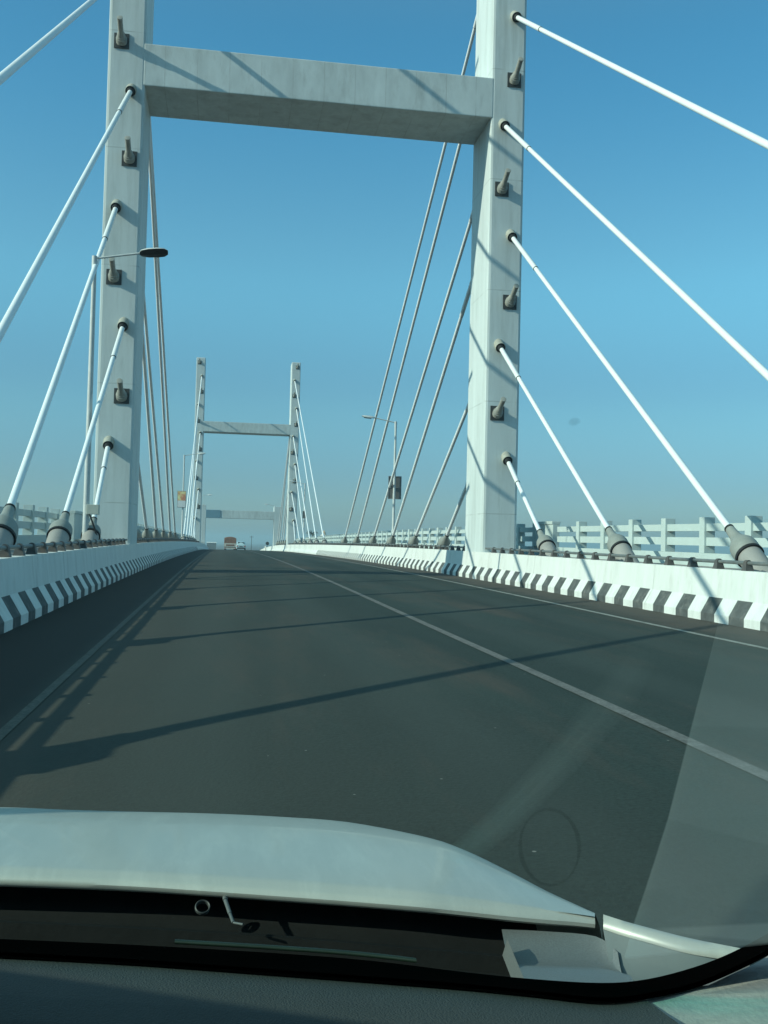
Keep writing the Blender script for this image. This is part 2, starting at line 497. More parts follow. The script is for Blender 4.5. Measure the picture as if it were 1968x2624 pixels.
# ------------------------------------------------------------------ low pipe rails standing on the barriers
def pipe_rail(side, label, y_first):
    t = thing('pipe_guard_rail', label, 'guard rail', (CX + side*5.57, 0, 0))
    x = CX + side*5.57
    yy = [y for y in YS if 2 <= y <= 240]
    for leg0, leg1 in ((2, P1 - .02), (P1 + LEGD + .02, P2 - .02), (P2 + LEGD + .02, P3 - .02)):
        pts = [leg0] + [y for y in yy if leg0 < y < leg1] + [leg1]
        mb = MB()
        for a, b in zip(pts[:-1], pts[1:]):
            mb.tube((x, a, zr(a) + .985), (x, b, zr(b) + .985), .032, 10)
        mb.build('pipe', M['pipe'], t, 40)
    k = 0
    y = y_first
    rest = MB()
    while y < P2 - 1:
        if not (P1 - .1 < y < P1 + LEGD + .1):
            m = MB() if k < 100 else rest
            z = zr(y) + .858
            a, b = .075, .048
            v = [(x - a, y - a, z), (x + a, y - a, z), (x + a, y + a, z), (x - a, y + a, z),
                 (x - b, y - b, z + .13), (x + b, y - b, z + .13), (x + b, y + b, z + .13), (x - b, y + b, z + .13)]
            m.add(v, [(3, 2, 1, 0), (0, 1, 5, 4), (1, 2, 6, 5), (2, 3, 7, 6), (3, 0, 4, 7), (4, 5, 6, 7)])
            m.lathe((x, y - .045, z + .13), (0, 1, 0), [(0, .048), (.09, .048)], 12)
            if k < 100:
                m.build('bracket', M['bracket'], t, 35)
            k += 1
        y += .95
    if rest.v:
        rest.build('bracket', M['bracket'], t, 35)['kind'] = 'stuff'
pipe_rail(-1, 'low dark pipe rail on stubby brackets along the top of the left crash barrier', 6.42)
pipe_rail(1, 'low dark pipe rail on stubby brackets along the top of the right crash barrier', 6.42)

# ------------------------------------------------------------------ outer concrete railings
def railing(side, y0, y1, label, thick_every=0, first_thick=False, step=1.92):
    x_in, sgn = CX + side*7.576, side
    t = thing('concrete_railing', label, 'railing', (x_in, y0, zr(y0)), 'concrete railings along the bridge edges')
    def bx(mb, a, b, ya, yb, za, zb):
        x0, x1 = sorted((x_in + sgn*a, x_in + sgn*b))
        mb.box(x0, x1, ya, yb, za, zb, dz=zr)
    ys = np.arange(y0, y1 + .01, 4.0).tolist()
    if ys[-1] < y1: ys.append(y1)
    for nm, za, zb, a, b in (('base_beam', .79, 1.08, -.02, .24), ('upper_rail', 1.56, 1.72, .05, .20), ('lower_rail', 1.24, 1.42, .05, .20)):
        mb = MB()
        sec = [(x_in + sgn*a, za), (x_in + sgn*b, za), (x_in + sgn*b, zb), (x_in + sgn*a, zb)]
        sweep(mb, sec, ys)
        mb.build(nm, M['rail_conc'], t)
    k = 0
    y = y0
    while y <= y1:
        th = .5 if (first_thick and k == 0) else (.34 if thick_every and k % thick_every == 0 else .24)
        mb = MB()
        bx(mb, 0, .25, y - th/2, y + th/2, 1.08, 1.86)
        mb.build('post', M['rail_conc'], t, bevel=.008)
        k += 1
        y += step
    return t
def end_panel(side, y0, y1, label):
    x_in = CX + side*7.6
    t = thing('parapet_panel', label, 'parapet', (x_in, y0, zr(y0)), 'solid parapet panels beside the pylon')
    mb = MB()
    x0, x1 = sorted((x_in, x_in + side*.22))
    mb.box(x0, x1, y0, y1, .79, 1.80, dz=zr)
    mb.build('panel', M['rail_conc'], t, bevel=.012)
    mb = MB()
    x0, x1 = sorted((x_in - side*.03, x_in + side*.25))
    mb.box(x0, x1, y0, y1, 1.803, 1.90, dz=zr)
    mb.build('coping', M['rail_conc'], t, bevel=.012)

# right: posts run back from the panel beside the near pylon
railing(1, 30.27 - 1.945*13, 30.27, 'pale concrete railing behind the right crash barrier, nearer than the tall pylon', step=1.945)
end_panel(1, 30.62, 32.1, 'shaded solid concrete panel in the right railing beside the tall pylon leg')
railing(1, 32.5, P2 - 1.5, 'long sunlit concrete railing on the right running from the near pylon to the far one', thick_every=4)
railing(1, P2 + 3.5, 170, 'distant concrete railing on the right beyond the far pylon', thick_every=4)
railing(-1, 31.47 - 2.1*10, 31.5, 'shaded concrete railing on the left seen between the big cable sockets', step=2.1)
end_panel(-1, 34.7, 36.85, 'shaded solid concrete panel in the left railing beside the lamp post')
railing(-1, 37.4, P2 - 1.5, 'dark concrete railing on the left between the two pylons', step=1.92)

# ------------------------------------------------------------------ pylons
def pylon(y, label, name='bridge_pylon', zo=0.0):
    t = thing(name, label, 'bridge pylon', (CX, y, zr(y)))
    for s in (-1, 1):
        mb = MB()
        x0, x1 = sorted((CX + s*(GAP + .003), CX + s*(GAP + LEGW)))
        mb.box(x0, x1, y, y + LEGD, -12, Z_TOP + zo)
        mb.build('leg', M['pylon'], t, bevel=.085)
        for k in range(6):
            xh = CX + s*(GAP + LEGW/2 - HEAD_IN[k]*.17)
            z = HEAD_Z[k] + zo
            mb = MB()
            mb.box(xh - .225, xh + .225, y - .035, y - .001, z - .24, z + .22)
            pl = None
            ax = Vector((0, -.8835, .468))
            hb = MB()
            hb.lathe((xh, y - .0, z - .05), ax, [(.0, .165), (.15, .165), (.155, .145), (.21, .14), (.215, .125), (.30, .118), (.37, .085), (.42, .082), (.80, .080), (.81, .088), (.84, .088), (.845, .07)], 18)
            ho = hb.build('anchor_head', M['head'], t, 35)
            ho['base'] = (0, 0, 0)
            # sub-part: the square steel plate under it
            po = mb.build('bearing_plate', M['steel_dark'])
            po.parent = ho
            po.matrix_parent_inverse = Matrix.Identity(4)
            po.location = (0, 0, 0)
    mb = MB()
    mb.box(CX - GAP - .06, CX + GAP + .06, y - .002, y + 2.30, Z_BEAM + zo, Z_BEAM + H_BEAM + zo)
    mb.build('crossbeam', M['beam'], t, bevel=.03)
    return t

def guide_tube(t, p, ax, parent_name='guide_tube'):
    mb = MB()
    mb.lathe(Vector(p) - ax*.25, ax, [(0, .165), (.50, .165), (.51, .160), (.51, .148), (.38, .148)], 20, caps=False)
    o = mb.build('guide_tube', M['guide'], t, 35)
    ib = MB()
    ib.lathe(Vector(p) - ax*.25, ax, [(.36, .147), (.49, .147), (.50, .115), (.66, .098), (.67, .07)], 18)
    io = ib.build('rubber_seal', M['rubber'], None, 35)
    io.parent = o
    io.location = (0, 0, 0)

pyl1 = pylon(P1, 'near white concrete pylon with two tall legs and a crossbeam over the road')
pyl2 = pylon(P2, 'far white concrete pylon with two tall legs and a crossbeam, second along the road', zo=-.12)

ORD = ['uppermost', 'second from the top', 'third from the top', 'fourth from the top', 'fifth from the top', 'lowest']
def stay(pyl, y_face, s, k, front, base_y, base_x, zo, label, zb=None):
    """one stay cable: from the leg face down to its socket on the walkway"""
    zb = zr(base_y) + .82 if zb is None else zb
    xe = CX + s*(GAP + LEGW/2 - (EXIT_IN[k] if front else HEAD_IN[k])*.16)
    ye = y_face if front else y_face + LEGD
    ze = EXIT_Z[k] + zo if front else HEAD_Z[k] + zo - SL_BACK*LEGD
    B, E = Vector((base_x, base_y, zb)), Vector((xe, ye, ze))
    ax = (E - B).normalized()
    Lc = (E - B).length
    t = thing('stay_cable', label, 'stay cable', tuple(B), 'white stay cables of the bridge')
    big = 1.0
    far = y_face > 100
    mb = MB(); mb.tube(B + ax*1.28, E - ax*.1, .0635 if front else .068, 14 if not far else 10)
    mb.build('cable_pipe', M['cable'], t, 60)
    ls = 3.4 if k < 4 else 1.75 if k == 5 else 2.6
    mb = MB(); mb.tube(E - ax*ls, E - ax*.12, .073 if front else .078, 14 if not far else 10)
    so = mb.build('upper_sleeve', M['sleeve'], t, 60)
    so['base'] = (0, 0, 0)
    if not far:
        rb = MB(); rb.lathe(E - ax*(ls + .02), ax, [(0, .068), (.03, .079)], 14)
        ro = rb.build('sleeve_joint', M['steel_dark'])
        ro.parent = so
        ro.location = (0, 0, 0)
    mb = MB()
    mb.lathe(B, ax, [(.52, .225), (.56, .235), (.72, .238), (.80, .225), (.88, .185), (.98, .13), (1.08, .10), (1.30, .085), (1.33, .078)], 24 if not far else 14)
    bo = mb.build('anchor_socket', M['socket'], t, 40)
    bo['base'] = (0, 0, 0)
    rb = MB(); rb.lathe(B, ax, [(.475, .205), (.475, .243), (.53, .243), (.53, .205)], 24, caps=False)
    r1 = rb.build('clamp_ring', M['rubber'])
    r1.parent = bo; r1.location = (0, 0, 0)
    rb = MB(); rb.lathe(B, ax, [(1.325, .074), (1.325, .086), (1.37, .086), (1.37, .06)], 18, caps=False)
    r2 = rb.build('neck_collar', M['rubber'])
    r2.parent = bo; r2.location = (0, 0, 0)
    mb = MB(); mb.lathe(B, ax, [(-.45, .212), (.50, .212)], 24 if not far else 14)
    mb.build('base_pipe', M['socket_pipe'], t, 40)
    if front:
        guide_tube(pyl, E, -ax)
    return t

side_w = {-1: 'left', 1: 'right'}
# near pylon, cables on the viewer's side
NEAR = {-1: {5: 26.05, 4: 20.9, 3: 15.4, 2: 10.3, 1: 4.5, 0: -1.0},
        1: {5: 26.0, 4: 20.8, 3: 15.3, 2: 10.3, 1: 4.5}}
for s in (-1, 1):
    for k, yb in NEAR[s].items():
        stay(pyl1, P1, s, k, True, yb, CX + s*6.02, 0,
             f'{ORD[k]} white cable on the viewer\'s side of the near pylon\'s {side_w[s]} leg')
BACK = [39.5, 32.7, 25.5, 18.9, 12.8, 6.2]
for s in (-1, 1):
    for k in range(6):
        stay(pyl1, P1, s, k, False, P1 + LEGD + BACK[k], CX + s*6.0, 0,
             f'{ORD[k]} white cable sloping away behind the near pylon\'s {side_w[s]} leg')
FRONT2 = [43.0, 35.7, 29.0, 21.7, 15.7, 8.0]
for s in (-1, 1):
    for k in range(6):
        stay(pyl2, P2, s, k, True, P2 - FRONT2[k], CX + s*5.95, -.12,
             f'{ORD[k]} thin white cable before the far pylon\'s {side_w[s]} leg')
for k in range(6):
    stay(pyl2, P2, 1, k, False, P2 + LEGD + BACK[k]*.78, CX + 5.95, -.12,
         f'{ORD[k]} thin white cable sloping away behind the far pylon\'s right leg')

# low portal over the road beyond the second pylon
pt = thing('road_portal', 'low white concrete portal across the road beyond the far pylon', 'portal', (CX, P3, zr(P3)))
for s in (-1, 1):
    mb = MB()
    x0, x1 = sorted((CX + s*(GAP + .003), CX + s*(GAP + 1.15)))
    mb.box(x0, x1, P3, P3 + 2.2, -12, 6.95)
    mb.build('leg', M['pylon'], pt, bevel=.04)
mb = MB(); mb.box(CX - GAP - .05, CX + GAP + .05, P3 - .002, P3 + 1.4, 4.83, 6.13)
mb.build('crossbeam', M['beam'], pt, bevel=.03)
mb = MB(); mb.box(CX - GAP + .02, CX - GAP + 2.25, P3 - .08, P3 - .004, 4.84, 6.14)
tag(mb.build('blue_sign', M['blue']), 'plain blue sign sheet on the left end of the low portal beam', 'sign')

# ------------------------------------------------------------------ street lamps and the boards hung on them
def lamp(x, y, side, label, box=False, top=8.3):
    z0 = zr(y) + .79
    t = thing('street_lamp', label, 'street lamp', (x, y, z0), 'street lamps along the bridge')
    mb = MB(); mb.tube((x, y, z0 + .2), (x, y, top - .25), .080, 14, r2=.058); mb.tube((x, y, top - .35), (x, y, top), .068, 14)
    mb.build('pole', M['lamp_pole'], t, 40)
    mb = MB(); mb.box(x - .24, x + .24, y - .22, y + .22, z0, z0 + .22)
    mb.build('plinth', M['plinth'], t, bevel=.02)
    d = -side
    tilt = .06 if box else -.04       # this one head has sagged on its arm
    mb = MB(); mb.tube((x + d*.02, y, top - .06), (x + d*1.18, y, top + .16), .026, 10)
    mb.build('arm', M['lamp_pole'], t, 40)
    mb = MB()
    rows = []
    for u, hw, h in [(0, .06, .03), (.05, .14, .05), (.22, .19, .075), (.45, .20, .07), (.62, .18, .05), (.71, .09, .02)]:
        rows.append([(x + d*(1.12 + u), y + hw*c, top + .15 + u*.10 + h*sn + (-tilt if c > 0 else tilt)*abs(c)*hw/.2) for c, sn in
                     [(-1, -.1), (-.9, .45), (-.5, .9), (0, 1), (.5, .9), (.9, .45), (1, -.1)]])
    mb.grid(rows)
    ho = mb.build('luminaire', M['lamp_pole'], t, 60)
    ho['base'] = (0, 0, 0)
    mb = MB()
    mb.grid([[r[0], tuple((np.array(r[0]) + np.array(r[-1]))/2 - np.array([0, 0, .035])), r[-1]] for r in rows])
    u_ = mb.build('underside', M['lamp_dark']); u_.parent = ho; u_.location = (0, 0, 0)
    mb = MB()
    lr = [[(r[0][0], y - (y - r[0][1])*.75, r[0][2] - .022), (r[0][0], y, r[0][2] - .05), (r[0][0], y + (y - r[0][1])*.75, r[0][2] - .022)] for r in rows[2:5]]
    mb.grid(lr)
    l_ = mb.build('lens', M['lens']); l_.parent = ho; l_.location = (0, 0, 0)
    if box:
        mb = MB(); mb.box(x + .03, x + .33, y - .17, y + .02, z0 + .85, z0 + 1.10)
        bo = mb.build('junction_box', M['box'], t, bevel=.012)
        bo['base'] = (0, 0, 0)
        mb = MB()
        pts = [(x + .10, y - .1, z0 + .85), (x + .16, y - .12, z0 + .7), (x + .25, y - .1, z0 + .45), (x + .31, y - .08, z0 + .2), (x + .32, y - .05, z0)]
        for a, b in zip(pts[:-1], pts[1:]): mb.tube(a, b, .022, 8)
        co = mb.build('conduit', M['rubber'], None, 40); co.parent = bo; co.location = (0, 0, 0)
    return t
lamp(-3.43, 26.4, -1, 'street lamp by the near pylon\'s left leg with a grey junction box', True, 8.45)
lamp(-3.5, 90.0, -1, 'street lamp before the far pylon\'s left leg with a yellow advert on its pole', top=8.7)
lamp(-3.55, 156.0, -1, 'faint street lamp on the left just beyond the far pylon', top=8.0)
lamp(9.0, 53.0, 1, 'street lamp on the right with the grey back of a board on its pole', top=7.85)
lamp(9.0, 113.0, 1, 'street lamp on the right among the cables of the far pylon', top=7.9)
lamp(9.0, 178.0, 1, 'faint street lamp on the right beyond the low portal', top=7.6)

def advert_material():
    m = pmat('advert_print', (0.80, 0.62, 0.20), 0.5, 0.05, 6)
    nt = m.node_tree; L = nt.links.new
    b = nt.nodes['Principled BSDF']
    tc = nt.nodes.new('ShaderNodeTexCoord')
    nz = nt.nodes.new('ShaderNodeTexNoise'); nz.inputs['Scale'].default_value = 2.3; nz.inputs['Detail'].default_value = 2
    L(tc.outputs['Object'], nz.inputs['Vector'])
    rp = nt.nodes.new('ShaderNodeValToRGB')
    e = rp.color_ramp.elements
    e[0].position = .38; e[0].color = (.66, .26, .16, 1)
    e[1].position = .62; e[1].color = (.84, .78, .42, 1)
    x = e.new(.5); x.color = (.85, .60, .28, 1)
    L(nz.outputs[0], rp.inputs[0]); L(rp.outputs[0], b.inputs['Base Color'])
    return m
M['advert'] = advert_material()
def board(x, y, zb, zt, w, label, printed):
    t = thing('advert_board', label, 'board', (x, y, zb), 'advertising boards hung on the lamp posts')
    zm = zb + (zt - zb)*.42
    mb = MB(); mb.box(x - w/2, x + w/2, y + .02, y + .04, zb, zt); mb.build('panel', M['board_back'], t)
    mb = MB()
    for a, b, c, d in ((-w/2 - .02, w/2 + .02, zb - .03, zb), (-w/2 - .02, w/2 + .02, zt, zt + .03),
                       (-w/2 - .02, -w/2, zb, zt), (w/2, w/2 + .02, zb, zt), (-w/2, w/2, (zb + zt)/2 - .012, (zb + zt)/2 + .012)):
        mb.box(x + a, x + b, y + .0, y + .019, c, d)
    mb.build('frame', M['board_frame'], t)
    if printed:
        mb = MB(); mb.box(x - w/2 + .01, x + w/2 - .01, y - .012, y - .002, zm, zt - .01); mb.build('picture', M['advert'], t)
        mb = MB(); mb.box(x - w/2 + .01, x + w/2 - .01, y - .012, y - .002, zb + .01, zm - .004); mb.build('lower_panel', M['white_print'], t)
board(-3.62, 89.85, 4.08, 5.48, .70, 'yellow and red printed board with a white lower panel, hung on a left lamp post', True)
board(9.05, 53.12, 3.72, 4.9, .68, 'grey backed board in two panes on the right lamp post', False)
board(9.0, 112.9, 4.0, 4.75, .34, 'tiny dark board on the lamp post by the far pylon', False)

# ------------------------------------------------------------------ traffic ahead, just over the crest
M['tyre'] = M['rubber']
M['truck_brown'] = pmat('tarpaulin_brown', (0.24, 0.125, 0.085), 0.85, 0.25, 2.5, bump=.3, bscale=4)
M['truck_white'] = pmat('tailboard_cream', (0.62, 0.58, 0.50), 0.6, 0.15, 3, dirt=(.3, .2, .14), dirt_amt=.6, dirt_scale=3)
M['car_blue'] = pmat('car_paint_pale_blue', (0.42, 0.56, 0.60), 0.3, 0.03, 3, coat=.6)
M['glass_dark'] = pmat('car_glass', (0.02, 0.035, 0.045), 0.08, 0.05, 4, spec=.6)
M['red_lamp'] = pmat('tail_lamp_red', (0.45, 0.03, 0.02), 0.3, 0.1, 8)
def truck(x, y):
    z = zr(y) + .01
    t = thing('truck', 'brown loaded truck with a cream tailboard on the road at the crest', 'truck', (x, y, z))
    mb = MB(); mb.box(x - 1.16, x + 1.16, y, y + 5.2, z + 1.0, z + 2.55)
    body = mb.build('cargo_body', M['truck_brown'], t, bevel=.04)
    body['base'] = (0, 0, 0)
    rows = [[(x + 1.18*math.cos(a)*sc, y + .02 + 5.1*u, z + 2.5 + .42*math.sin(a)*sc2) for a in np.linspace(math.pi, 0, 13)]
            for u, sc, sc2 in ((0, 1, .75), (.02, 1, .9), (.3, 1, 1), (.6, 1, .92), (1, 1, .8))]
    mb = MB(); mb.grid(rows); mb.add(rows[0], [tuple(range(13))])
    mb.build('tarpaulin', M['truck_brown'], t, 50)
    mb = MB(); mb.box(x - 1.12, x + 1.12, y - .06, y - .003, z + .95, z + 1.62)
    tb = mb.build('tailboard', M['truck_white'], t, bevel=.01); tb['base'] = (0, 0, 0)
    mb = MB(); mb.box(x - .8, x + .8, y - .08, y - .062, z + 1.12, z + 1.42)
    q = mb.build('tailboard_panel', M['truck_brown']); q.parent = tb; q.location = (0, 0, 0)
    mb = MB(); mb.box(x - 1.15, x + 1.15, y - .1, y + .02, z + .55, z + .8); mb.build('bumper', M['truck_white'], t, bevel=.01)
    mb = MB(); mb.box(x - .5, x + .5, y + .05, y + 7.0, z + .6, z + .98); mb.build('chassis', M['steel_dark'], t)
    mb = MB(); mb.box(x - 1.12, x + 1.12, y + 5.35, y + 7.0, z + .75, z + 2.75); mb.build('cab', M['truck_brown'], t, bevel=.08)
    for sx in (-1, 1):
        for yw in (1.1, 6.2):
            mb = MB(); mb.lathe((x + sx*.72, y + yw, z + .5), (sx, 0, 0), [(0, .46), (.03, .5), (.37, .5), (.4, .46)], 20)
            mb.build('wheel', M['tyre'], t, 40)
        mb = MB(); mb.box(x + sx*1.0 - .09, x + sx*1.0 + .09, y - .12, y - .102, z + .6, z + .75); mb.build('tail_lamp', M['red_lamp'], t)
truck(1.55, 198)
def small_car(x, y):
    z = zr(y) + .01
    t = thing('car', 'pale blue small car beside the truck at the crest of the road', 'car', (x, y, z))
    def loft(secs, nm, m, par=t, smooth=45):
        rows = []
        for yy, hw, zb, zt, tw in secs:
            pts = [(-hw*.96, zb), (-hw, zb + (zt - zb)*.35), (-hw*.985, zb + (zt - zb)*.7), (-hw*tw, zt - .02), (-hw*tw*.6, zt), (0, zt + .012),
                   (hw*tw*.6, zt), (hw*tw, zt - .02), (hw*.985, zb + (zt - zb)*.7), (hw, zb + (zt - zb)*.35), (hw*.96, zb)]
            rows.append([(x + px, y + yy, z + pz) for px, pz in pts])
        mb = MB(); mb.grid(rows); n_ = len(rows[0])
        mb.add(rows[0], [tuple(range(n_))]); mb.add(rows[-1], [tuple(range(n_))])
        return mb.build(nm, m, par, smooth)
    loft([(0, .70, .32, .86, .9), (.08, .79, .26, .93, .92), (.8, .82, .22, .95, .93), (2.6, .82, .22, .93, .93), (3.3, .79, .24, .84, .9), (3.6, .66, .32, .70, .88)], 'body', M['car_blue'])
    loft([(.18, .72, .90, .97, .9), (.55, .70, .92, 1.42, .80), (1.2, .70, .92, 1.50, .80), (2.0, .70, .92, 1.46, .80), (2.75, .72, .90, .95, .9)], 'cabin', M['car_blue'])
    mb = MB(); mb.add([(x - .60, y + .215, z + .99), (x + .60, y + .215, z + .99), (x + .52, y + .52, z + 1.40), (x - .52, y + .52, z + 1.40)], [(0, 1, 2, 3)])
    mb.build('rear_window', M['glass_dark'], t)
    mb = MB(); mb.box(x - .68, x + .68, y - .05, y + .03, z + .28, z + .50); mb.build('bumper', M['steel_dark'], t, bevel=.02)
    mb = MB(); mb.box(x - .26, x + .26, y - .02, y - .003, z + .58, z + .70); mb.build('number_plate_recess', M['steel_dark'], t)
    for sx in (-1, 1):
        mb = MB(); mb.box(x + sx*.64 - .09, x + sx*.64 + .09, y - .01, y + .06, z + .64, z + .84); mb.build('tail_lamp', M['red_lamp'], t, bevel=.01)
        for yw in (.65, 2.95):
            mb = MB(); mb.lathe((x + sx*.60, y + yw, z + .29), (sx, 0, 0), [(0, .27), (.02, .29), (.19, .29), (.21, .27)], 18)
            mb.build('wheel', M['tyre'], t, 40)
small_car(3.12, 170)

# ------------------------------------------------------------------ small far things
M['leaf'] = pmat('palm_leaf', (0.06, 0.075, 0.045), 0.8, 0.3, 3)
M['bark'] = pmat('palm_trunk', (0.16, 0.13, 0.10), 0.9, 0.3, 3)
M['roof_peach'] = pmat('peach_roof', (0.62, 0.42, 0.25), 0.7, 0.1, 1)
M['tower_white'] = pmat('tower_whitewash', (0.70, 0.66, 0.60), 0.8, 0.1, 1)
def palm(x, y, ztop, label):
    t = thing('palm_tree', label, 'tree', (x, y, -11), 'trees beyond the bridge')
    mb = MB(); mb.tube((x, y, -11), (x + .3, y, ztop), .28, 10, r2=.16); mb.build('trunk', M['bark'], t, 50)
    mb = MB()
    rnd = random.Random(int(x))
    for k in range(26):
        a = rnd.uniform(0, 6.28); e0 = rnd.uniform(-.2, 1.2); Lf = rnd.uniform(2.2, 3.0)
        p = Vector((x + .3, y, ztop)); prev = None
        for j in range(7):
            u = j/6
            e = e0 - 1.9*u*u
            d = Vector((math.cos(a)*math.cos(e), math.sin(a)*math.cos(e), math.sin(e)))
            sd = Vector((-math.sin(a), math.cos(a), 0))*(.32*(1 - u)*(.4 + u) + .02)
            cur = (p + sd - Vector((0, 0, .12)), p, p - sd - Vector((0, 0, .12)))
            if prev: mb.grid([prev, cur])
            prev = cur; p = p + d*(Lf/6)
    mb.build('crown', M['leaf'], t)
palm(33.2, 380, 4.6, 'dark palm top rising behind the right railing near the far pylon')
tw = thing('water_tower', 'peach roofed white tower peeping over the right railing', 'tower', (50, 500, -11))
mb = MB(); mb.lathe((50, 500, -11), (0, 0, 1), [(0, 1.3), (15.6, 1.1)], 16); mb.build('shaft', M['tower_white'], tw, 40)
mb = MB(); mb.lathe((50, 500, 4.6), (0, 0, 1), [(0, 1.0), (.2, 1.75), (.75, 1.6), (.8, 1.0)], 20); mb.build('gallery', M['tower_white'], tw, 40)
mb = MB(); mb.lathe((50, 500, 5.4), (0, 0, 1), [(0, .95), (.9, .8), (1.5, .5), (2.1, .12)], 16); mb.build('roof', M['roof_peach'], tw, 40)
def far_pole(x, y, zb, zt, label, r=.07):
    t = thing('utility_pole', label, 'pole', (x, y, zb), 'poles beyond the crest')
    mb = MB(); mb.tube((x, y, zb), (x, y, zt), r, 8, r2=r*.7); mb.build('shaft', M['steel_dark'], t, 50)
    mb = MB(); mb.box(x - .5, x + .5, y - .04, y + .04, zt - .35, zt - .27); mb.build('crossarm', M['steel_dark'], t)
far_pole(7.1, 250, zr(250) , 2.6, 'thin dark pole standing right of the small blue car')
far_pole(42, 380, -11, 4.4, 'thin pole above the right railing')
sg = thing('road_sign', 'small dark round sign on a post by the end of the right barrier', 'sign', (8.2, 186, zr(186)))
mb = MB(); mb.tube((8.2, 186, zr(186)), (8.2, 186, .75), .04, 8); mb.build('post', M['steel_dark'], sg, 50)
mb = MB(); mb.lathe((8.2, 185.95, .9), (0, -1, 0), [(0, .32), (.03, .32)], 18); mb.build('disc', M['steel_dark'], sg, 50)
for x, y in ((7.75, 183), (8.6, 187)):
    bo = MB(); bo.lathe((x, y, zr(y)), (0, 0, 1), [(0, .16), (.9, .14), (1.05, .05)], 12)
    o = bo.build('bollard', M['tower_white'], None, 40)
    tag(o, 'small white bollard ' + ('just left of' if x < 8 else 'just right of') + ' the dark round sign post', 'bollard', 'bollards by the far sign')
sh = thing('white_shed', 'long low white shed far off on the left horizon', 'building', (-12, 950, -11))
mb = MB(); mb.box(-14, -5.5, 950, 960, -11, -1.2); mb.build('wall', M['ground'], sh)
mb = MB(); mb.add([(-14.3, 949.6, -1.2), (-5.2, 949.6, -1.2), (-5.2, 955, -.4), (-14.3, 955, -.4), (-14.3, 960.4, -1.2), (-5.2, 960.4, -1.2)],
                  [(0, 1, 2, 3), (3, 2, 5, 4), (0, 3, 4), (1, 5, 2)]); mb.build('roof', M['tower_white'], sh)

# ------------------------------------------------------------------ the morning haze: one box of thin air round everything
hz = MB(); hz.box(-4000, 4000, -600, 6000, -12.5, 30)
ho = hz.build('haze', [])
hm = bpy.data.materials.new('haze_air'); hm.use_nodes = True
hm.node_tree.nodes.remove(hm.node_tree.nodes['Principled BSDF'])
hv = hm.node_tree.nodes.new('ShaderNodeVolumePrincipled')
hv.inputs['Color'].default_value = (0.62, 0.84, 0.92, 1)
hv.inputs['Density'].default_value = 0.0005
hv.inputs['Anisotropy'].default_value = 0.2
hm.node_tree.links.new(hv.outputs[0], hm.node_tree.nodes['Material Output'].inputs['Volume'])
ho.data.materials.append(hm)
ho['kind'] = 'stuff'

# ------------------------------------------------------------------ the car the picture is taken from
M['silver'] = pmat('silver_car_paint', (0.40, 0.405, 0.37), 0.40, 0.04, 5, metal=0.15, coat=0.2, stretch=(5, .8, 1), dirt=(0.56, 0.56, 0.50), dirt_amt=0.45, dirt_scale=3.5, noise2=0.05, n2scale=900)  # pale streaks in this paint's colour stand in for a glass reflection
M['silver_dull'] = pmat('silver_inner_panel', (0.20, 0.21, 0.205), 0.48, 0.06, 9, metal=0.5, noise2=0.12, n2scale=500)
M['cowl'] = pmat('black_cowl_plastic', (0.010, 0.011, 0.011), 0.6, 0.2, 12, bump=.05, bscale=90, spec=.25)
M['gutter'] = pmat('shaded_gutter_paint', (0.13, 0.15, 0.15), 0.5, 0.1, 9, metal=.2)
M['frit'] = pmat('black_ceramic_border', (0.0012, 0.0012, 0.0012), 1.0, 0.05, 9, spec=0)
M['glass_edge'] = pmat('green_glass_edge', (0.010, 0.020, 0.012), 0.4, 0.3, 25, spec=.4)
M['shade'] = pmat('black_sun_blocker', (0.02, 0.02, 0.02), 0.9, 0.1, 9)
M['dash'] = pmat('dark_dashboard_grain', (0.050, 0.050, 0.047), 0.65, 0.1, 6, bump=.35, bscale=420, spec=.2)
M['trim'] = pmat('grey_trim_cloth', (0.29, 0.27, 0.245), 0.8, 0.12, 6, stretch=(1, 6, 6), bump=.15, bscale=120)
M['wiper'] = pmat('wiper_metal', (0.12, 0.13, 0.13), 0.6, 0.1, 12, metal=.4)
M['spindle'] = pmat('wiper_spindle_rubber', (0.055, 0.06, 0.06), 0.5, 0.1, 12)
HOOD_REAR = [(-0.545, 1.484, 0.8), (-0.408, 1.46, 0.8), (-0.283, 1.437, 0.8), (-0.19, 1.419, 0.8), (-0.097, 1.399, 0.8), (-0.005, 1.373, 0.8), (0.086, 1.346, 0.8), (0.175, 1.319, 0.8), (0.261, 1.291, 0.8), (0.32, 1.28, 0.796), (0.379, 1.268, 0.792), (0.426, 1.26, 0.789), (0.461, 1.255, 0.787), (0.488, 1.25, 0.785)]
HOOD_CREASE = [(-0.557, 1.516, 0.806), (-0.417, 1.491, 0.806), (-0.29, 1.468, 0.806), (-0.195, 1.449, 0.806), (-0.1, 1.428, 0.806), (-0.006, 1.405, 0.806), (0.087, 1.379, 0.806), (0.178, 1.351, 0.806), (0.266, 1.318, 0.806), (0.326, 1.304, 0.801), (0.384, 1.288, 0.796), (0.431, 1.276, 0.791), (0.464, 1.264, 0.788), (0.489, 1.254, 0.786)]
HOOD_SIL = [(-0.821, 2.224, 0.69), (-0.628, 2.232, 0.69), (-0.443, 2.224, 0.69), (-0.298, 2.192, 0.69), (-0.155, 2.168, 0.69), (-0.012, 2.146, 0.69), (0.13, 2.112, 0.69), (0.265, 2.032, 0.698), (0.377, 1.877, 0.712), (0.429, 1.725, 0.729), (0.46, 1.544, 0.75), (0.477, 1.416, 0.764), (0.49, 1.335, 0.774), (0.5, 1.282, 0.78)]
